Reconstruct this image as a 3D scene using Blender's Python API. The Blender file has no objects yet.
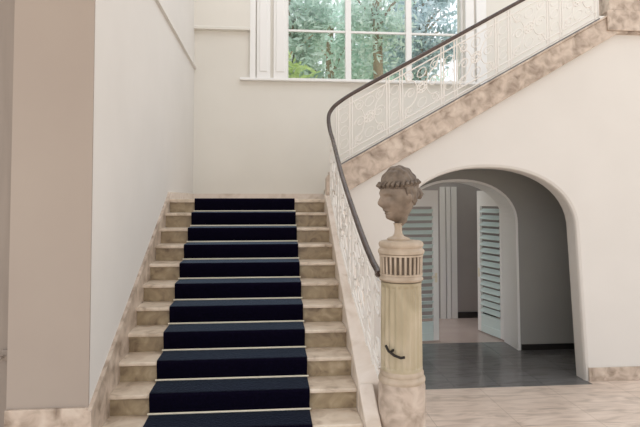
import bpy, bmesh, math, random
from math import sin, cos, pi, radians, sqrt, exp
from mathutils import Vector, Matrix
random.seed(7)
S = bpy.context.scene
COL = S.collection
H = 2.42             # landing height = eye height
R, T, YL, N = .169, .29, 7.16, 14   # riser, tread, landing nosing, risers in the lower flight
XL, XR = -1.25, .72  # lower flight, wall side and railing side

# ------------------------------------------------------------------ helpers
def tag(o, label=None, cat=None, group=None, kind=None):
    if label: o['label'] = label
    if cat: o['category'] = cat
    if group: o['group'] = group
    if kind: o['kind'] = kind
    return o

def empty(name, loc, label, cat, group=None):
    o = bpy.data.objects.new(name, None); COL.objects.link(o)
    o.location = loc; o.empty_display_size = .1
    return tag(o, label, cat, group)

class MB:
    def __init__(s): s.bm = bmesh.new()
    def box(s, x0, x1, y0, y1, z0, z1, bev=0):
        r = bmesh.ops.create_cube(s.bm, size=1)
        for v in r['verts']:
            v.co = Vector(((x0+x1)/2 + v.co.x*(x1-x0), (y0+y1)/2 + v.co.y*(y1-y0), (z0+z1)/2 + v.co.z*(z1-z0)))
        if bev:
            es = list({e for v in r['verts'] for e in v.link_edges})
            bmesh.ops.bevel(s.bm, geom=es, offset=bev, segments=2, affect='EDGES', profile=.6)
        return s
    def prism(s, pts, axis, a, b):
        """polygon pts in the two other axes, extruded from a to b along axis"""
        def mk(p, t):
            if axis == 'x': return (t, p[0], p[1])
            if axis == 'y': return (p[0], t, p[1])
            return (p[0], p[1], t)
        A = [s.bm.verts.new(mk(p, a)) for p in pts]; B = [s.bm.verts.new(mk(p, b)) for p in pts]
        s.bm.faces.new(A); s.bm.faces.new(B[::-1])
        n = len(pts)
        for i in range(n): s.bm.faces.new((A[i], B[i], B[(i+1) % n], A[(i+1) % n]))
        return s
    def tube(s, pts, r, n=8, closed=False, flat=1.0):
        pts = [Vector(p) for p in pts]; m = len(pts); rings = []
        ref = None
        for i, p in enumerate(pts):
            a = pts[i-1] if (i or closed) else p; b = pts[(i+1) % m] if (i < m-1 or closed) else p
            t = (b-a).normalized()
            if ref is None:
                ref = Vector((0, 0, 1)) if abs(t.z) < .9 else Vector((0, 1, 0))
            u = ref - t*ref.dot(t)
            if u.length < 1e-5: u = t.orthogonal()
            u.normalize(); ref = u; w = t.cross(u)
            rr = r[i] if isinstance(r, (list, tuple)) else r
            rings.append([s.bm.verts.new(p + (u*cos(2*pi*k/n)*flat + w*sin(2*pi*k/n))*rr) for k in range(n)])
        for i in range(m if closed else m-1):
            A, B = rings[i], rings[(i+1) % m]
            for k in range(n): s.bm.faces.new((A[k], A[(k+1) % n], B[(k+1) % n], B[k]))
        if not closed:
            s.bm.faces.new(rings[0][::-1]); s.bm.faces.new(rings[-1])
        return s
    def lathe(s, prof, c=(0, 0, 0), n=40, flute=0, depth=0.0):
        """prof: (radius, z, fluted?)"""
        rings = []
        for p in prof:
            r, z = p[0], p[1]; fl = len(p) > 2 and p[2]
            ring = []
            for k in range(n):
                a = 2*pi*k/n; rr = r
                if fl and flute: rr = r - depth*(.5+.5*cos(a*flute))**(.7 if depth < .03 else .45)
                ring.append(s.bm.verts.new((c[0]+rr*cos(a), c[1]+rr*sin(a), c[2]+z)))
            rings.append(ring)
        for A, B in zip(rings, rings[1:]):
            for k in range(n): s.bm.faces.new((A[k], A[(k+1) % n], B[(k+1) % n], B[k]))
        s.bm.faces.new(rings[0][::-1]); s.bm.faces.new(rings[-1])
        return s
    def build(s, name, mat, parent=None, smooth=False, loc=None, bevel=0, kind=None):
        bmesh.ops.recalc_face_normals(s.bm, faces=s.bm.faces)
        me = bpy.data.meshes.new(name)
        if parent is not None and parent.type == 'EMPTY' or parent is not None:
            base = Vector((0, 0, 0)); q = parent
            while q is not None: base += q.location; q = q.parent
            if base.length: bmesh.ops.translate(s.bm, verts=s.bm.verts, vec=-base)
        elif loc is not None:
            bmesh.ops.translate(s.bm, verts=s.bm.verts, vec=-Vector(loc))
        s.bm.to_mesh(me); s.bm.free()
        o = bpy.data.objects.new(name, me); COL.objects.link(o)
        me.materials.append(mat)
        if parent is not None: o.parent = parent
        elif loc is not None: o.location = loc
        if smooth:
            me.polygons.foreach_set('use_smooth', [True]*len(me.polygons))
            try: me.set_sharp_from_angle(angle=radians(50))
            except Exception: pass
        if bevel:
            m = o.modifiers.new('bevel', 'BEVEL'); m.width = bevel; m.segments = 2; m.limit_method = 'ANGLE'; m.angle_limit = radians(40)
        if kind: o['kind'] = kind
        return o

def lerp(a, b, t): return a+(b-a)*t
def spline(pts, k=8):
    pts = [Vector(p) for p in pts]; out = []
    for i in range(len(pts)-1):
        p0 = pts[max(i-1, 0)]; p1 = pts[i]; p2 = pts[i+1]; p3 = pts[min(i+2, len(pts)-1)]
        for j in range(k):
            t = j/k
            out.append(.5*((2*p1)+(p2-p0)*t+(2*p0-5*p1+4*p2-p3)*t*t+(3*p1-p0-3*p2+p3)*t**3))
    out.append(pts[-1]); return out

# ------------------------------------------------------------------ materials
def mat(name, rgb, rough=.6, metal=0, spec=.5, sheen=0):
    m = bpy.data.materials.new(name); m.use_nodes = True
    b = m.node_tree.nodes['Principled BSDF']
    b.inputs['Base Color'].default_value = (*rgb, 1); b.inputs['Roughness'].default_value = rough
    b.inputs['Metallic'].default_value = metal; b.inputs['Specular IOR Level'].default_value = spec
    b.inputs['Sheen Weight'].default_value = sheen
    return m
def nodes(m): return m.node_tree.nodes, m.node_tree.links, m.node_tree.nodes['Principled BSDF']
def ramp(nt, stops):
    r = nt.nodes.new('ShaderNodeValToRGB'); e = r.color_ramp.elements
    e[0].position, e[0].color = stops[0][0], (*stops[0][1], 1)
    e[1].position, e[1].color = stops[-1][0], (*stops[-1][1], 1)
    for p, c in stops[1:-1]:
        q = e.new(p); q.color = (*c, 1)
    return r
def noisy(name, stops, scale=6, rough=.6, bump=0.0, detail=6, distort=0, spec=.5, stretch=(1, 1, 1), coord='Object', **kw):
    m = mat(name, stops[0][1], rough, spec=spec, **kw); n, l, b = nodes(m)
    tc = n.new('ShaderNodeTexCoord'); mp = n.new('ShaderNodeMapping'); mp.inputs['Scale'].default_value = stretch
    l.new(tc.outputs[coord], mp.inputs['Vector'])
    t = n.new('ShaderNodeTexNoise'); t.inputs['Scale'].default_value = scale; t.inputs['Detail'].default_value = detail
    t.inputs['Distortion'].default_value = distort
    l.new(mp.outputs['Vector'], t.inputs['Vector'])
    r = ramp(m.node_tree, stops); l.new(t.outputs['Fac'], r.inputs['Fac']); l.new(r.outputs['Color'], b.inputs['Base Color'])
    if bump:
        bp = n.new('ShaderNodeBump'); bp.inputs['Strength'].default_value = bump; bp.inputs['Distance'].default_value = .02
        l.new(t.outputs['Fac'], bp.inputs['Height']); l.new(bp.outputs['Normal'], b.inputs['Normal'])
    return m

M = {}
M['wall'] = noisy('white_plaster', [(.3, (.68, .65, .61)), (.7, (.715, .685, .645))], 1.2, .85)
M['wall_warm'] = noisy('cream_plaster', [(.3, (.73, .70, .64)), (.7, (.77, .74, .68))], 1.0, .85)
M['pier'] = noisy('shaded_pier_plaster', [(.3, (.365, .305, .26)), (.7, (.39, .33, .28))], 1.0, .85)  # shade on the pier face put into a darker plaster tone
M['shaded_plaster'] = noisy('shaded_plaster', [(.3, (.34, .335, .315)), (.7, (.38, .375, .35))], 1.0, .85)  # greyed copy of the wall plaster, passage shade put into the colour
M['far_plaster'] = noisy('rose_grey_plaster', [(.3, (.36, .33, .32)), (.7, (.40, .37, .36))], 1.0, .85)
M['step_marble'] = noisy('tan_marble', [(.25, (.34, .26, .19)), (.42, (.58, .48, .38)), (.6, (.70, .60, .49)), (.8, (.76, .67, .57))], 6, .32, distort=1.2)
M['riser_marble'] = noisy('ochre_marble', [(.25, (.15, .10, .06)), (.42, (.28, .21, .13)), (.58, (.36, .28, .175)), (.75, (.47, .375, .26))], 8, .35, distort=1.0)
M['vein_marble'] = noisy('veined_rose_marble', [(.25, (.20, .14, .10)), (.40, (.38, .30, .235)), (.55, (.53, .43, .35)), (.75, (.66, .57, .48))], 8, .35, detail=10, distort=.5)
M['curb_marble'] = noisy('pale_marble', [(.25, (.58, .48, .39)), (.5, (.72, .63, .55)), (.75, (.78, .70, .63))], 4, .25, distort=1.5)
M['ped_marble'] = noisy('cream_stone', [(.25, (.30, .245, .15)), (.5, (.44, .37, .25)), (.75, (.58, .49, .37))], 4, .4, distort=1.0, stretch=(1, 1, .4))
M['cap_stone'] = noisy('cap_stone', [(.25, (.36, .28, .20)), (.75, (.55, .45, .35))], 9, .5)
M['bust'] = noisy('brown_stone', [(.3, (.11, .08, .055)), (.5, (.20, .15, .11)), (.75, (.31, .24, .18))], 9, .55, bump=.15)
M['groove_shade'] = noisy('groove_shade_stone', [(.3, (.09, .065, .045)), (.7, (.14, .105, .075))], 12, .8)  # dark tone stands for the shade between the frieze ridges
M['hair'] = noisy('dark_brown_stone', [(.3, (.08, .055, .04)), (.7, (.22, .17, .125))], 16, .6, bump=.4)
M['iron'] = mat('white_painted_iron', (.78, .745, .70), .4)
M['shadow_grey'] = mat('shadow_line_grey', (.16, .15, .145), .5)  # colour of the painted shadow line along the stringer
M['rail'] = noisy('dark_polished_wood', [(.3, (.045, .028, .022)), (.7, (.09, .06, .05))], 12, .22)
M['carpet'] = noisy('navy_carpet', [(.3, (.0015, .0009, .005)), (.7, (.003, .002, .010))], 60, .9, bump=.2, spec=.05)
M['carpet'].node_tree.nodes['Principled BSDF'].inputs['Sheen Weight'].default_value = .5
M['carpet'].node_tree.nodes['Principled BSDF'].inputs['Sheen Roughness'].default_value = .28
M['carpet'].node_tree.nodes['Principled BSDF'].inputs['Sheen Tint'].default_value = (.45, .6, .8, 1)
M['brass'] = mat('pale_brass', (.80, .74, .60), .35, .3)
M['white_paint'] = mat('white_paint', (.84, .83, .81), .45)
M['backlit_door_paint'] = mat('backlit_teal_paint', (.66, .77, .75), .4)  # teal tint stands for greenish daylight coming through the louvres
M['black_base'] = mat('black_skirting', (.02, .018, .017), .35)
M['dark_iron'] = mat('black_iron', (.03, .025, .022), .4, .6)
M['door_brown'] = noisy('taupe_painted_wood', [(.3, (.25, .205, .17)), (.7, (.29, .24, .20))], 3, .55, stretch=(6, 6, .5))
M['far_floor'] = noisy('rosy_floor', [(.3, (.56, .44, .40)), (.7, (.64, .52, .47))], 2, .25)
M['trunk'] = noisy('bark', [(.3, (.20, .15, .10)), (.7, (.42, .36, .24))], 8, .9, stretch=(1, 1, .25))
M['grass'] = noisy('grass', [(.3, (.08, .16, .04)), (.7, (.16, .28, .08))], 9, .95)

def tiles(name, c1, c2, grout, w, h, rough, vein=.5):
    m = mat(name, c1, rough); n, l, b = nodes(m)
    tc = n.new('ShaderNodeTexCoord'); br = n.new('ShaderNodeTexBrick')
    br.offset = 0.0; br.inputs['Color1'].default_value = (*c1, 1); br.inputs['Color2'].default_value = (*c2, 1)
    br.inputs['Mortar'].default_value = (*grout, 1); br.inputs['Scale'].default_value = 1
    br.inputs['Mortar Size'].default_value = .004; br.inputs['Brick Width'].default_value = w; br.inputs['Row Height'].default_value = h
    l.new(tc.outputs['Object'], br.inputs['Vector'])
    t = n.new('ShaderNodeTexNoise'); t.inputs['Scale'].default_value = 3.2; t.inputs['Detail'].default_value = 8; t.inputs['Distortion'].default_value = 1.5
    mp = n.new('ShaderNodeMapping'); mp.inputs['Scale'].default_value = (.6, 2.4, 1)
    l.new(tc.outputs['Object'], mp.inputs['Vector']); l.new(mp.outputs['Vector'], t.inputs['Vector'])
    r = ramp(m.node_tree, [(.32, (.40, .35, .31)), (.5, (.85, .82, .80)), (.62, (1.05, 1.05, 1.05))]); l.new(t.outputs['Fac'], r.inputs['Fac'])
    x = n.new('ShaderNodeMix'); x.data_type = 'RGBA'; x.blend_type = 'MULTIPLY'; x.inputs[0].default_value = vein
    l.new(br.outputs['Color'], x.inputs[6]); l.new(r.outputs['Color'], x.inputs[7]); l.new(x.outputs[2], b.inputs['Base Color'])
    return m
M['floor'] = tiles('beige_marble_tiles', (.76, .64, .55), (.71, .59, .50), (.52, .42, .34), .9, .45, .28)
M['dark_floor'] = tiles('dark_grey_tiles', (.15, .148, .15), (.18, .178, .18), (.09, .09, .09), .6, .6, .16)

def leaf_mat(name, c1, c2):
    m = bpy.data.materials.new(name); m.use_nodes = True; nt = m.node_tree; n, l = nt.nodes, nt.links; n.clear()
    out = n.new('ShaderNodeOutputMaterial'); d = n.new('ShaderNodeBsdfDiffuse'); t = n.new('ShaderNodeBsdfTranslucent'); mx = n.new('ShaderNodeMixShader')
    tc = n.new('ShaderNodeTexCoord'); no = n.new('ShaderNodeTexNoise'); no.inputs['Scale'].default_value = 2.5
    l.new(tc.outputs['Object'], no.inputs['Vector'])
    r = ramp(nt, [(.35, c1), (.65, c2)]); l.new(no.outputs['Fac'], r.inputs['Fac'])
    l.new(r.outputs['Color'], d.inputs['Color']); l.new(r.outputs['Color'], t.inputs['Color'])
    mx.inputs[0].default_value = .45
    l.new(d.outputs[0], mx.inputs[1]); l.new(t.outputs[0], mx.inputs[2]); l.new(mx.outputs[0], out.inputs['Surface'])
    return m
M['leaf_pale'] = leaf_mat('pale_leaves', (.66, .82, .73), (.84, .93, .88))  # leaf tones lightened to stand for bright haze outside
M['leaf_mid'] = leaf_mat('green_leaves', (.46, .62, .53), (.78, .89, .82))
M['leaf_teal'] = leaf_mat('blue_green_leaves', (.46, .60, .60), (.76, .86, .90))
M['leaf_lime'] = leaf_mat('lime_leaves', (.46, .62, .22), (.66, .80, .42))

def glass():
    m = bpy.data.materials.new('window_glass'); m.use_nodes = True; nt = m.node_tree; n, l = nt.nodes, nt.links; n.clear()
    out = n.new('ShaderNodeOutputMaterial'); a = n.new('ShaderNodeBsdfTransparent'); g = n.new('ShaderNodeBsdfGlossy'); g.inputs['Roughness'].default_value = .02
    fr = n.new('ShaderNodeFresnel'); fr.inputs['IOR'].default_value = 1.45; mx = n.new('ShaderNodeMixShader')
    l.new(fr.outputs[0], mx.inputs[0]); l.new(a.outputs[0], mx.inputs[1]); l.new(g.outputs[0], mx.inputs[2]); l.new(mx.outputs[0], out.inputs['Surface'])
    return m
M['glass'] = glass()

# ------------------------------------------------------------------ setting: floors and walls
TOP = 7.4
MB().prism([(-4, -3.5), (8, -3.5), (8, 7.18), (4.24, 7.18), (4.24, 7.06), (1.66, 7.06), (1.66, 7.18), (-4, 7.18)], 'z', -.15, 0).build('floor', M['floor'], kind='structure')
MB().box(1.4, 6.2, 7.18, 9.27, -.15, 0).box(1.66, 4.24, 7.06, 7.18, -.15, 0).build('floor_passage', M['dark_floor'], kind='structure')
MB().box(.6, 6.2, 9.27, 11.4, -.15, 0).build('floor_far_room', M['far_floor'], kind='structure')

def win(y0, y1, x0, x1, z0, z1, X0, X1, Z0, Z1):
    """wall in the XZ plane with a rectangular hole, four boxes of one mesh"""
    b = MB(); b.box(X0, x0, y0, y1, Z0, Z1); b.box(x1, X1, y0, y1, Z0, Z1); b.box(x0, x1, y0, y1, Z0, z0); b.box(x0, x1, y0, y1, z1, Z1)
    return b
YB = 9.544
# back wall of the stair hall, from the landing up (the rooms beneath the stair have their own walls)
WZ0, WZ1 = H+2.07, H+4.4
win(YB, YB+.4, .315, 3.466, WZ0, WZ1, -1.8, 8.0, H+.5, TOP).box(-1.8, 1.4, YB, YB+.4, H-.2, H+.5).build('wall_back', M['wall_warm'], kind='structure')
MB().box(-1.8, XL, 4.14, YB, 0, TOP).build('wall_left', M['wall'], kind='structure')
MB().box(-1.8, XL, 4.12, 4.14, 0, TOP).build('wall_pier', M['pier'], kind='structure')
MB().box(-4, -1.8, 4.32, 4.5, 0, TOP).build('wall_hall', M['door_brown'], kind='structure')
# veined skirting round the pier and up the wall beside the steps
MB().box(-1.8, XL, 4.09, 4.12, 0, H-1.455, .006).build('trim_1', M['vein_marble'], kind='structure')
sk = lambda y: H-1.46+.503*(y-4.12)
MB().prism([(4.09, 0), (YL, 0), (YL, sk(YL)), (4.09, sk(4.09))], 'x', XL-.005, XL+.03).build('trim_2', M['vein_marble'], kind='structure')
MB().box(XL, XL+.025, YL, YB, H, H+.09).box(XL+.025, .95, YB-.025, YB, H, H+.09).build('baseboard_landing', M['curb_marble'], kind='structure')
# thin picture rail on the left wall, and the lowered ledge on the back wall
MB().prism([(XL, H+2.185), (XL+.035, H+2.195), (XL+.035, H+2.225), (XL, H+2.235)], 'y', 4.14, YB).build('trim_3', M['wall'], kind='structure')
MB().prism([(YB, H+2.86), (YB-.10, H+2.86), (YB-.10, H+2.90), (YB-.07, H+2.92), (YB-.07, TOP), (YB, TOP)], 'x', XL, -.316).build('trim_4', M['wall_warm'], kind='structure')

# wall under the upper flight with its wide arch
ZS = lambda x: H + .439 + .565*(x-.988)           # top of the sloping stringer
XTOP = 4.72
def arch_pts(xc, half, zspring, rise, lean=0, n=28):
    """from the right foot over the crown to the left foot"""
    pts = [(xc+half+lean, -.12)]
    for i in range(n+1):
        a = pi*i/n
        c = cos(a); pts.append((xc+half*(abs(c)**.92)*(1 if c >= 0 else -1), zspring+rise*sin(a)**.92))
    pts.append((xc-half-lean*.3, -.12)); return pts
oa = arch_pts(2.905, 1.213, H-.44, .855, .11)
pts = [(.95, -.12)] + oa[::-1] + [(7.9, -.12), (7.9, ZS(XTOP)-.1), (XTOP, ZS(XTOP)-.1), (.95, ZS(.95)-.1)]
MB().prism(pts, 'y', 7.18, 7.46).build('wall_arch', M['wall'], kind='structure', bevel=.045)
MB().box(4.25, 7.9, 7.155, 7.18, 0, .18, .004).build('baseboard_right', M['vein_marble'], kind='structure')
# passage beneath the stair
ia = arch_pts(3.035, .985, H-.40, .72, .02)
pts = [(1.4, -.12)] + ia[::-1] + [(6.2, -.12), (6.2, H+.5), (1.4, H+.5)]
MB().prism(pts, 'y', 8.75, 9.27).build('wall_passage', M['shaded_plaster'], kind='structure')
# lining added to the small arch, white so its reveal looks lit
ib = arch_pts(3.035, .945, H-.40, .68, .02)
ic = arch_pts(3.035, .9849, H-.40, .7199, .02)
MB().prism(ic+ib[::-1], 'y', 8.73, 9.27).build('added_lit_lining', M['white_paint'], kind='structure')
MB().box(1.4, 1.62, 7.46, 8.75, 0, H+.5).build('wall_passage_left', M['shaded_plaster'], kind='structure')
MB().box(6.0, 6.2, 7.46, 8.75, 0, H+.5).build('wall_passage_right', M['shaded_plaster'], kind='structure')
MB().box(1.62, 6.2, 7.46, 8.75, H+.46, H+.52).build('ceiling_passage', M['shaded_plaster'], kind='structure')
MB().box(4.06, 6.0, 8.725, 8.75, 0, .09).build('baseboard_passage', M['black_base'], kind='structure')
# room beyond the small arch
MB().box(.6, 6.2, 11.2, 11.4, 0, H+1.1).build('wall_far', M['far_plaster'], kind='structure')
MB().box(6.0, 6.2, 9.27, 11.2, 0, H+1.1).build('wall_far_right', M['far_plaster'], kind='structure')
MB().box(3.86, 6.0, 11.17, 11.2, 0, .12).build('baseboard_far', M['black_base'], kind='structure')
MB().box(3.50, 3.60, 11.15, 11.2, 0, H+.25).box(3.62, 3.70, 11.13, 11.2, 0, H+.25).box(3.72, 3.84, 11.15, 11.2, 0, H+.25).build('trim_5', M['white_paint'], kind='structure')

# recessed door at the left edge
d = MB().box(-2.9, -1.83, 4.27, 4.32, 0, H+1.9).build('door_1', M['door_brown'], kind='structure')
MB().box(-1.90, -1.84, 4.25, 4.27, H-1.16, H-1.08, .01).tube([(-1.87, 4.22, H-1.12), (-1.87, 4.18, H-1.12), (-1.97, 4.18, H-1.12)], .012).build('door_handle', M['door_brown'], d)

# ------------------------------------------------------------------ lower flight
def nose(y): return H-(YL-y)*R/T
lower = empty('staircase', (XL, YL, 0), 'wide tan marble steps rising to the landing with a navy runner on them', 'staircase')
for k in range(1, N):
    z = H-R*k; y = YL-T*k
    b = MB(); b.box(XL, XR, y-.028, YL-T*(k-1)+.02, z-.032, z, .010)
    b.build('tread', M['step_marble'], lower)
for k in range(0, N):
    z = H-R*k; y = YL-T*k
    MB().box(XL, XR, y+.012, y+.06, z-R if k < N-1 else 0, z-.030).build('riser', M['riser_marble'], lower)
# the landing slab
MB().box(XL, .97, YL-.025, YB, H-.045, H, .010).build('floor_landing', M['step_marble'], kind='structure')
MB().box(XL, 1.4, YL+.06, YL+.2, 0, H-.045).build('wall_under_landing', M['wall'], kind='structure')

# pale curb along the open side
YC = 4.02
YK = 4.46
cp = [(YK, 0), (YL+.04, 0), (YL+.04, nose(YL)+.06), (YL-.12, nose(YL-.12)+.11), (YK, nose(YK)+.11)]
cq = [(YC, 0), (YK, 0), (YK, nose(YK)+.11), (YC, nose(YC)+.11)]
MB().prism(cp, 'x', XR, .93).prism(cq, 'x', XR, .838).build('curb', M['curb_marble'], lower, bevel=.012)
tag(lower.children[-1], 'pale polished marble curb')

# runner: one strip following the nosings
rb = bmesh.new(); prof = []
def step_prof(off):
    P = []
    for k in range(0, N):
        z = H-R*k; y = YL-T*k
        # over the nosing, under it, then down the riser
        P += [(y-.010, z+off), (y-.024-off*.5, z+off*.8), (y-.028-off, z-.010), (y-.028-off, z-.034), (y-.020-off, z-R*.5)]
        P += [(y-off, z-R+off)]
    P.append((YL-T*(N-1)-off, 0.001)); return P
P = [(YL+.3, H+.009)] + step_prof(.009)
Q = [(YL+.3, H+.0005)] + step_prof(.0005)
XA, XB = -.915, .337
rows = []
for (a, c) in zip(P, Q):
    rows.append([rb.verts.new((XA, a[0], a[1])), rb.verts.new((XB, a[0], a[1])), rb.verts.new((XB, c[0], c[1])), rb.verts.new((XA, c[0], c[1]))])
for A, B in zip(rows, rows[1:]):
    for i in range(4): rb.faces.new((A[i], A[(i+1) % 4], B[(i+1) % 4], B[i]))
rb.faces.new(rows[0]); rb.faces.new(rows[-1][::-1])
m = MB(); m.bm.free(); m.bm = rb
tag(m.build('stair_runner', M['carpet'], loc=((XA+XB)/2, 3.4, 0)), 'navy blue carpet runner laid down the middle of the marble steps', 'carpet')
ords = ['topmost', 'second from the top', 'third from the top', 'fourth from the top', 'fifth from the top', 'sixth from the top', 'seventh from the top',
        'eighth from the top', 'ninth from the top', 'tenth from the top', 'lowest in view']
for k in range(1, 12):
    z = H-R*k; y = YL-T*(k-1)
    o = MB().tube([(XA-.012, 0, 0), (XB+.012, 0, 0)], .0085, 10).build('stair_rod', M['brass'], smooth=True)
    o.location = (0, y-.0245, z+.0180)
    tag(o, 'pale brass stair rod holding the navy runner, %s of the rods' % ords[k-1], 'stair rod', 'brass rods across the navy runner')

# ------------------------------------------------------------------ upper flight
upper = empty('staircase', (.95, YL, H), 'upper flight rising right from the landing behind a sloping veined marble stringer', 'staircase')
for k in range(1, 15):
    x = .98+T*(k-1); z = H+R*k
    MB().box(x-.02, x+T+.02, 7.24, YB, z-.04, z, .008).build('tread', M['step_marble'], upper)
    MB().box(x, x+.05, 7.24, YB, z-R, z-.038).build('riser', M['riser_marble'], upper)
XE = 5.2
st = [(.74, H), (.95, H-.02), (1.0, ZS(1.0)-.36), (XTOP, ZS(XTOP)-.30), (XE, ZS(XTOP)-.30), (XE, ZS(XTOP)), (XTOP, ZS(XTOP)), (.80, ZS(.80)+.02), (.74, ZS(.74)-.03)]
o = MB().prism(st, 'y', 7.115, 7.25).build('stringer', M['vein_marble'], upper, bevel=.01)
tag(o, 'sloping marble band with brown veins')
# moulded top edge of the stringer
o = MB().prism([(.78, ZS(.78)), (XTOP, ZS(XTOP)), (XTOP, ZS(XTOP)+.03), (.78, ZS(.78)+.03)], 'y', 7.095, 7.27).build('coping', M['vein_marble'], upper, bevel=.008)
# soffit of the upper flight
MB().prism([(1.42, H+.53), (XTOP, ZS(XTOP)-.34), (XTOP, ZS(XTOP)-.28), (1.42, H+.59)], 'y', 7.46, YB).build('soffit', M['wall'], upper)
# upper floor slab at the head of the flight
MB().box(5.03, 8, 7.25, YB, ZS(XTOP)-.3, H+R*14).build('floor_upper', M['step_marble'], kind='structure')

# veined block at the head of the upper railing
np_ = empty('newel_block', (4.8, 7.2, ZS(4.72)-.27), 'brown veined marble newel block at the head of the upper railing', 'newel')
zb = ZS(4.72)+.03
MB().box(4.56, 5.10, 7.085, 7.114, zb-.30, zb-.02, .008).build('base', M['vein_marble'], np_)
MB().box(4.60, 5.06, 7.105, 7.35, zb-.02, zb+1.0, .015).build('shaft', M['vein_marble'], np_)
MB().box(4.54, 5.06, 7.12, 7.37, zb+1.0, zb+1.10, .02).build('cap', M['vein_marble'], np_)

# ------------------------------------------------------------------ railing of both flights
railing = empty('stair_railing', (.80, YL, H), 'white wrought iron stair railing under a dark handrail, sweeping round the landing corner', 'railing')
def xb(y):                                       # plan curve of the lower run
    ks = [(4.3, .90), (4.6, .875), (4.9, .845), (5.35, .815), (5.9, .79), (6.6, .785), (7.3, .785)]
    for (a, va), (b_, vb) in zip(ks, ks[1:]):
        if y <= b_: return lerp(va, vb, (y-a)/(b_-a))
    return ks[-1][1]
HR = .85
def low(s, h):                                   # s = distance down from the landing edge (plan)
    y = 7.05-s
    return Vector((xb(y), y, nose(y)+.10+h))
def upp(s, h):                                   # s = distance right from the corner
    x = .90+s
    return Vector((x, 7.20, ZS(x)+.03+h))
rail = [(.875, 4.36, H-.585), (.876, 4.43, H-.60), (.884, 4.5, H-.575)] + [tuple(low(7.05-y, HR)) for y in (4.65, 4.9, 5.2, 5.6, 6.0, 6.4, 6.75)]
rail += [(.775, 7.0, H+.87), (.772, 7.13, H+1.02), (.80, 7.19, H+1.13), (.90, 7.20, H+1.245)] + [tuple(upp(s, HR)) for s in (.25, .7, 1.3, 2.0, 2.8, 3.4, 3.68)]
MB().tube(spline(rail, 7), .026, 12).build('handrail', M['rail'], railing, smooth=True)
tag(railing.children[-1], 'dark polished wooden handrail')
def strip(fn, ss, h, r=.010, name='band'):
    MB().tube([fn(s, h) for s in ss], r, 6).build(name, M['iron'], railing, smooth=True)
SL = [i*.1 for i in range(0, 27)]
SU = [i*.2 for i in range(0, 18)]+[3.58]
for h in (.05, .13, HR-.035, HR-.12):
    strip(low, SL, h); strip(upp, SU, h)
MB().tube([upp(s_, .004)+Vector((0, -.06, 0)) for s_ in SU], .013, 8).build('shadow_line', M['shadow_grey'], railing, smooth=True)  # dark strip added as the shadow line on top of the stringer
def bar(fn, s, h0=0.0, h1=HR-.02, r=.0105):
    MB().tube([fn(s, h0), fn(s, h1)], r, 6).build('baluster', M['iron'], railing)
def ring(fn, sc, hc, rad, r=.007, squash=1.0, name='ring', n=18):
    return [fn(sc+rad*cos(2*pi*i/n), hc+rad*squash*sin(2*pi*i/n)) for i in range(n)]
def volute(fn, sc, hc, r0, turns, a0, sgn, n=22):
    return [fn(sc+sgn*r0*(1-.75*i/n)*cos(a0+2*pi*turns*i/n), hc+r0*(1-.75*i/n)*sin(a0+2*pi*turns*i/n)) for i in range(n+1)]
def post_pair(fn, sc, w=.09):
    for d_ in (-w-.017, -w+.017, w-.017, w+.017): bar(fn, sc+d_)
    b = MB()
    for hc in (.25, .42, .59):
        b.tube(ring(fn, sc, hc, .055), .006, 6, closed=True)
    b.build('ring_ornament', M['iron'], railing, smooth=True)
def panel(fn, s0, s1):
    sc, w = (s0+s1)/2, (s1-s0)/2; hm = .425
    b = MB()
    b.tube(ring(fn, sc, hm, .070), .009, 6, closed=True)
    b.tube(ring(fn, sc, hm, .035), .010, 6, closed=True)
    for i in range(8):
        a = 2*pi*i/8; b.tube([fn(sc+.035*cos(a), hm+.035*sin(a)), fn(sc+.065*cos(a), hm+.065*sin(a))], .010, 6)
    b.build('rosette', M['iron'], railing, smooth=True)
    b = MB()
    for sx in (-1, 1):
        for sz in (-1, 1):
            # S-scroll from the rosette to the panel corner, a volute at each end
            q = [fn(sc+sx*lerp(.06, w-.01, t), hm+sz*(.03+.27*t+.035*sin(2*pi*t))) for t in [i/12 for i in range(13)]]
            b.tube(q, .0085, 6)
            b.tube(volute(fn, sc+sx*(w-.075), hm+sz*.215, .065, 1.4, sz*pi/2, sx), .007, 6)
        b.tube(volute(fn, sc+sx*(w-.09), hm, .075, 1.3, 0, sx), .008, 6)
    for sz in (-1, 1):
        b.tube(ring(fn, sc, hm+sz*.20, .06), .007, 6, closed=True)
    b.build('scroll_panel', M['iron'], railing, smooth=True)
PU = [.08, .75, 1.49, 2.24, 2.97]
for s in PU: post_pair(upp, s)
bar(upp, 3.55); bar(upp, 3.60)
for a, b_ in zip(PU, PU[1:]): panel(upp, a+.12, b_-.12)
panel(upp, 2.97+.12, 3.53)
PL = [.12, .85, 1.58, 2.31]
for s in PL: post_pair(low, s)
for a, b_ in zip(PL, PL[1:]): panel(low, a+.12, b_-.12)
# closing scroll beside the pedestal
MB().tube(volute(low, 2.56, .62, .11, 1.6, pi/2, 1), .012, 6).build('end_scroll', M['iron'], railing, smooth=True)
MB().tube(volute(low, 2.56, .25, .10, 1.6, -pi/2, 1), .012, 6).build('end_scroll', M['iron'], railing, smooth=True)

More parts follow.
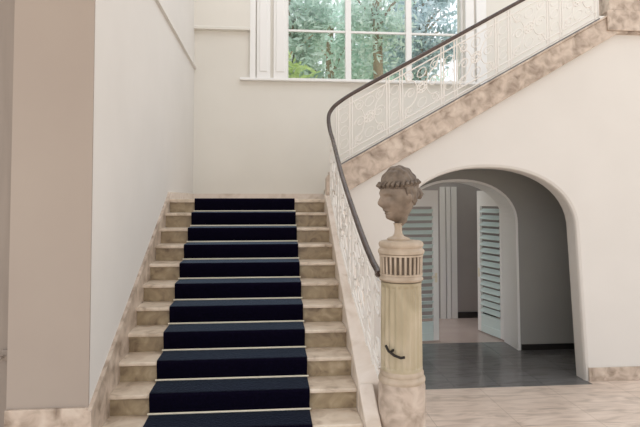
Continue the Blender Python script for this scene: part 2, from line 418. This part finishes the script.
# ------------------------------------------------------------------ newel pedestal with bust
PX, PY = 1.02, 4.25
ped = empty('newel_pedestal', (PX, PY, 0), 'fluted cream marble newel pedestal carrying a stone bust at the foot of the railing', 'pedestal')
zp = H-1.38
MB().lathe([(.182, 0), (.182, .5), (.180, .52), (.178, .54), (.178, zp-.03), (.172, zp)], (PX, PY, 0), 48).build('plinth', M['vein_marble'], ped, smooth=True)
MB().lathe([(.172, 0), (.178, .012), (.178, .028), (.172, .04), (.162, .05), (.166, .06), (.166, .075), (.158, .09)], (PX, PY, zp), 48).build('base_moulding', M['cap_stone'], ped, smooth=True)
MB().lathe([(.158, 0), (.158, .02), (.158, .03, 1), (.156, .40, 1), (.153, .62, 1), (.153, .64), (.156, .66)], (PX, PY, zp+.09), 160, 20, .010).build('shaft', M['ped_marble'], ped)
z0 = H-.625
MB().lathe([(.153, 0), (.165, .008), (.168, .02), (.160, .03), (.157, .045)], (PX, PY, z0), 48).build('neck_ring', M['cap_stone'], ped, smooth=True)
MB().lathe([(.150, 0), (.150, .16)], (PX, PY, z0+.045), 48).build('frieze_core', M['groove_shade'], ped, smooth=True)
b = MB(); b.lathe([(.150, 0), (.164, .002), (.164, .014), (.150, .016)], (PX, PY, z0+.045), 48).lathe([(.150, .144), (.168, .146), (.168, .159), (.150, .16)], (PX, PY, z0+.045), 48)
for i in range(26):
    a = 2*pi*(i+.4)/26; b.tube([(PX+.152*cos(a), PY+.152*sin(a), z0+.05), (PX+.156*cos(a), PY+.156*sin(a), z0+.20)], .0095, 8)
b.build('fluted_frieze', M['cap_stone'], ped, smooth=True)
MB().lathe([(.162, 0), (.176, .008), (.178, .03), (.168, .04), (.160, .05), (.168, .06), (.172, .075), (.168, .09), (.150, .102), (.10, .106)], (PX, PY, z0+.204), 48).build('capital', M['cap_stone'], ped, smooth=True)
b = MB()
a0 = radians(232)
hp = lambda r, a, z: (PX+r*cos(a), PY+r*sin(a), z)
b.tube([hp(.14, a0, H-1.12), hp(.185, a0, H-1.125)], .010)
b.tube([hp(.185, a0-.25, H-1.085), hp(.19, a0-.1, H-1.12), hp(.195, a0+.15, H-1.145), hp(.195, a0+.40, H-1.160), hp(.19, a0+.55, H-1.155)], .010, 8)
tag(b.build('rope_hook', M['dark_iron'], ped, smooth=True), 'black iron rope hook')

# bust: stylised stone head on a slim stem, face turned to the left of the hall
bz = z0+.31
bust = empty('bust', (PX-.02, PY, bz), 'weathered brown stone head of a classical figure set on top of the fluted pedestal', 'statue')
MB().lathe([(.085, 0), (.088, .012), (.07, .022), (.045, .03), (.032, .05), (.028, .08), (.031, .115), (.04, .13)], (PX-.02, PY, bz), 32).build('socle', M['cap_stone'], bust, smooth=True)
hm_ = bmesh.new(); bmesh.ops.create_icosphere(hm_, subdivisions=6, radius=1)
def G(p, c, s): return exp(-sum(((p[i]-c[i])/s[i])**2 for i in range(3)))
for v in hm_.verts:
    p = v.co.copy()                               # local: +x = face direction, z up
    x, y, z = p.x*.128, p.y*.100, p.z*.165
    if z < 0:                                     # narrow towards the jaw
        k = -z/.165; y *= 1-.28*k; x = x*(1-.10*k) + .012*k if x > 0 else x*(1-.35*k)
    q = (x, y, z); d = Vector((0, 0, 0))
    d.x += .034*G(q, (.125, 0, -.035), (.05, .016, .030))     # nose tip
    d.x += .022*G(q, (.125, 0, -.005), (.05, .012, .035))     # nose bridge
    d.x += .012*G(q, (.12, 0, .032), (.05, .06, .014))        # brow
    for sy in (-1, 1):
        d.x -= .020*G(q, (.112, sy*.036, .004), (.05, .019, .015))   # sockets
        d.x += .010*G(q, (.112, sy*.036, .003), (.05, .010, .008))   # eyes
        d.x += .008*G(q, (.10, sy*.048, -.040), (.05, .025, .025))   # cheeks
        d.y += sy*.022*G(q, (-.005, sy*.095, -.012), (.020, .03, .034))  # ears
    d.x += .013*G(q, (.11, 0, -.078), (.05, .026, .007))      # upper lip
    d.x += .012*G(q, (.11, 0, -.096), (.05, .022, .007))      # lower lip
    d.x -= .008*G(q, (.11, 0, -.087), (.05, .03, .004))
    d.x += .026*G(q, (.09, 0, -.128), (.06, .030, .022))      # chin
    v.co = Vector((x, y, z))+d
# neck
yaw = radians(208)
hc = Vector((PX-.02, PY, bz+.335))
mt = Matrix.Translation(hc) @ Matrix.Scale(1.2, 4) @ Matrix.Rotation(yaw, 4, 'Z') @ Matrix.Rotation(radians(6), 4, 'Y')
bmesh.ops.transform(hm_, matrix=mt, verts=hm_.verts)
m = MB(); m.bm.free(); m.bm = hm_
nx = hc - Vector((cos(yaw), sin(yaw), 0))*.015
m.tube([nx+Vector((0, 0, -.06)), nx+Vector((0, 0, -.13)), nx+Vector((.005, 0, -.185)), Vector((PX-.02, PY, bz+.122))], [.080, .068, .052, .034], 24)
m.build('head', M['bust'], bust, smooth=True)
# hair: cap of wavy locks with a band and a knot at the back
hb = bmesh.new(); bmesh.ops.create_icosphere(hb, subdivisions=6, radius=1)
kill = []
for v in hb.verts:
    p = v.co.copy(); wav = .010*sin(9*math.atan2(p.y, p.z+.001)+5*p.x)*sin(14*p.x+2*p.z)
    r = 1+wav*4
    v.co = Vector((p.x*.134*r-.014, p.y*.114*r, p.z*.155*r+.042))
    lim = .055 if v.co.x > .02 else -.095+ (v.co.x+.15)*.5
    if v.co.z < lim: v.co.z = lim; v.co.x *= .93; v.co.y *= .93
bmesh.ops.transform(hb, matrix=mt, verts=hb.verts)
m = MB(); m.bm.free(); m.bm = hb
L = lambda x, y, z: mt @ Vector((x, y, z))
for i in range(26):                                # laurel locks along the brow
    a = 2*pi*i/26
    m.tube([L(.126*cos(a)-.012, .113*sin(a), .065), L(.137*cos(a+.12)-.012, .126*sin(a+.12), .08), L(.130*cos(a+.25)-.012, .118*sin(a+.25), .10)], [.008, .017, .006], 8)
m.tube([L(-.13, 0, .02), L(-.165, 0, .01), L(-.185, 0, -.01), L(-.18, 0, -.035)], [.03, .042, .036, .015], 14)
o = m.build('hair', M['hair'], bust, smooth=True); tag(o, 'darker wavy carved hair with a knot behind')

# ------------------------------------------------------------------ louvred door leaves in the small arch
def leaf(name, hinge, free, ht):
    """leaf built in its own frame: x from hinge to free edge"""
    hx, hy = hinge; L_ = sqrt((free[0]-hx)**2+(free[1]-hy)**2); ang = math.atan2(free[1]-hy, free[0]-hx)
    root = bpy.data.objects.new(name, None); COL.objects.link(root); root['kind'] = 'structure'
    root.location = (hx, hy, 0); root.rotation_euler = (0, 0, ang)
    def put(b, nm, mt_):
        o = b.build(nm, mt_); o.parent = root; return o
    t = .022; w = .10
    b = MB(); b.box(0, w, -t, t, .02, ht, .004); put(b, 'stile', M['white_paint'])
    b = MB(); b.box(L_-w, L_, -t, t, .02, ht, .004); put(b, 'stile', M['white_paint'])
    b = MB(); b.box(w, L_-w, -t, t, ht-.28, ht, .004); put(b, 'rail', M['white_paint'])
    b = MB(); b.box(w, L_-w, -t, t, .02, .15, .004); b.box(w, L_-w, -t*.5, t*.5, .15, .28); b.box(w, L_-w, -t, t, .28, .34, .004); put(b, 'bottom_panel', M['backlit_door_paint'])
    n = 16; zz0, zz1 = .36, ht-.30
    for i in range(n):
        z = lerp(zz0, zz1, (i+.5)/n)
        b = MB(); r = bmesh.ops.create_cube(b.bm, size=1)
        rot = Matrix.Rotation(radians(-38), 4, 'X')
        for v in r['verts']:
            q = rot @ Vector((v.co.x*(L_-2*w), v.co.y*.105, v.co.z*.012)); v.co = q+Vector((L_/2, 0, z))
        put(b, 'slat', M['backlit_door_paint'])
    hd = MB().box(L_-.07, L_-.03, -t-.012, t+.012, 1.0, 1.16, .003).tube([(L_-.05, -t-.01, 1.10), (L_-.05, -t-.05, 1.10), (L_-.15, -t-.05, 1.10)], .009)
    put(hd, 'door_handle', M['brass'])
    return root
leaf('door_2', (4.03, 9.30), (3.87, 10.07), H+.15)
leaf('door_3', (2.05, 9.30), (2.905, 9.42), H+.15)

# ------------------------------------------------------------------ stair window
w = bpy.data.objects.new('window_1', None); COL.objects.link(w); w['kind'] = 'structure'; w.location = (.315, YB, WZ0)
b = MB()
b.box(.315, .345, YB+.12, YB+.2, WZ0, WZ1).box(3.436, 3.466, YB+.12, YB+.2, WZ0, WZ1)
for a, c in ((1.345, 1.445), (2.43, 2.528)): b.box(a, c, YB+.10, YB+.2, WZ0, WZ1)
for z in (WZ0+.02, H+2.945, H+3.68, WZ1-.03): b.box(.345, 3.436, YB+.13, YB+.18, z-.02, z+.015)
b.build('window_frame', M['white_paint'], w)
MB().box(.33, 3.45, YB+.15, YB+.156, WZ0+.01, WZ1-.01).build('pane', M['glass'], w)
MB().box(-.48, 3.95, YB-.09, YB+.12, WZ0-.06, WZ0-.015, .008).build('window_sill', M['white_paint'], w)
b = MB()                                             # panelled casing, left and right of the panes
b.box(-.316, -.22, YB-.06, YB, WZ0-.015, WZ1+.3).box(-.20, .03, YB-.045, YB, WZ0-.015, WZ1+.3).box(-.15, -.02, YB-.06, YB-.045, WZ0+.1, WZ1)
b.box(.085, .315, YB-.045, YB, WZ0-.015, WZ1+.3).box(.13, .27, YB-.06, YB-.045, WZ0+.1, WZ1)
b.box(3.466, 3.62, YB-.045, YB, WZ0-.015, WZ1+.3).box(3.66, 3.84, YB-.06, YB, WZ0-.015, WZ1+.3)
b.box(-.316, 3.84, YB-.05, YB, WZ1, WZ1+.3)
b.build('casing', M['white_paint'], w, bevel=.006)

# ------------------------------------------------------------------ garden beyond the window
MB().box(-14, 26, 11.5, 30, -.3, -.02).build('ground', M['grass'], kind='structure')
def tree(x, y, cz, rx, rz, lm, n, label, lean=.2, size=.11):
    t = empty('tree', (x, y, -.02), label, 'tree', 'trees outside the stair window')
    rnd = random.Random(int(x*100)+int(y*10))
    b = MB(); b.tube(spline([(x, y, -.02), (x+lean*.3, y, cz*.4), (x+lean, y+.1, cz*.8), (x+lean*1.4, y, cz+rz*.5)], 5), [.16-.004*i for i in range(16)], 10)
    for i in range(9):
        a = rnd.uniform(0, 2*pi); z = cz+rnd.uniform(-.5, .3)*rz; r = rx*rnd.uniform(.5, .9)
        s0 = Vector((x+lean, y+.1, z-.3)); e = Vector((x+r*cos(a), y+r*sin(a)*.8, z+.5))
        b.tube([s0, (s0+e)/2+Vector((0, 0, .12)), e], [.05, .035, .015], 6)
    b.build('trunk', M['trunk'], t, smooth=True)
    f = MB()
    cl = []
    for i in range(46):
        u = Vector((rnd.gauss(0, 1), rnd.gauss(0, 1), rnd.gauss(0, 1))).normalized()*rnd.uniform(.45, 1)
        cl.append((Vector((x+lean*.6+u.x*rx, y+u.y*rx*.7, cz+u.z*rz)), rnd.uniform(.3, .55)))
    for i in range(n):
        c, r = cl[i % len(cl)]
        p = c+Vector((rnd.gauss(0, .5), rnd.gauss(0, .5), rnd.gauss(0, .5)))*r
        a = Vector((rnd.gauss(0, 1), rnd.gauss(0, 1), rnd.gauss(0, 1))).normalized(); d_ = a.orthogonal().normalized()
        s = size*rnd.uniform(.6, 1.3)
        vs = [f.bm.verts.new(p+a*s), f.bm.verts.new(p+d_*s*.5), f.bm.verts.new(p-a*s), f.bm.verts.new(p-d_*s*.5)]
        f.bm.faces.new(vs)
    me = f.build('foliage', lm, t); return t
tree(.3, 13.6, 6.4, 1.0, 1.9, M['leaf_mid'], 4200, 'dark green tree filling the left edge of the stair window', .1)
tree(1.7, 17.0, 7.0, 2.0, 2.4, M['leaf_pale'], 6500, 'pale mint green tree behind the left pane of the stair window', .15, .11)
tree(2.75, 13.2, 7.0, .9, 1.3, M['leaf_mid'], 1500, 'slender tree with tan trunk behind the middle pane of the window', -.1, .09)
tree(4.35, 15.6, 7.4, 1.4, 1.7, M['leaf_teal'], 4200, 'broad blue green tree with dark trunk seen through the right pane', .1)
tree(3.6, 19.0, 7.0, 2.4, 2.2, M['leaf_pale'], 5000, 'distant pale tree in the gaps between middle and right panes', .1, .13)
tree(.05, 12.4, 5.0, .7, .6, M['leaf_lime'], 900, 'low yellow green bush at the bottom left corner of the window', .05)

# ------------------------------------------------------------------ light, camera
W = bpy.data.worlds.new('sky'); S.world = W; W.use_nodes = True
n, l = W.node_tree.nodes, W.node_tree.links
bg = n['Background']
tc = n.new('ShaderNodeTexCoord'); sp = n.new('ShaderNodeSeparateXYZ'); l.new(tc.outputs['Generated'], sp.inputs[0])
ma = n.new('ShaderNodeMath'); ma.operation = 'MULTIPLY_ADD'; ma.inputs[1].default_value = .5; ma.inputs[2].default_value = .5
r = ramp(W.node_tree, [(.0, (1.0, .86, .73)), (.52, (1.0, .90, .80)), (.57, (.86, .92, 1.0)), (.75, (.93, .96, 1.0)), (1.0, (.96, .98, 1.0))])
l.new(sp.outputs['Z'], ma.inputs[0]); l.new(ma.outputs[0], r.inputs['Fac']); l.new(r.outputs['Color'], bg.inputs['Color']); bg.inputs['Strength'].default_value = 1.0

MB().box(-4, 8, -3.5, 3.9, TOP-.2, TOP).build('ceiling_shade_slab', M['wall'], kind='structure')  # unseen slab, added to keep sky light off the pier face

cam = bpy.data.cameras.new('camera'); co = bpy.data.objects.new('camera', cam); COL.objects.link(co)
co.location = (0, 0, H); co.rotation_euler = (radians(90+2.2), 0, radians(-5.3))
cam.sensor_width = 36; cam.lens = 560/640*36; cam.shift_y = -36/640; cam.clip_start = .05
S.camera = co
vs = S.view_settings; vs.view_transform = 'Standard'; vs.look = 'None'; vs.gamma = 1; vs.use_curve_mapping = False
vs.exposure = .66
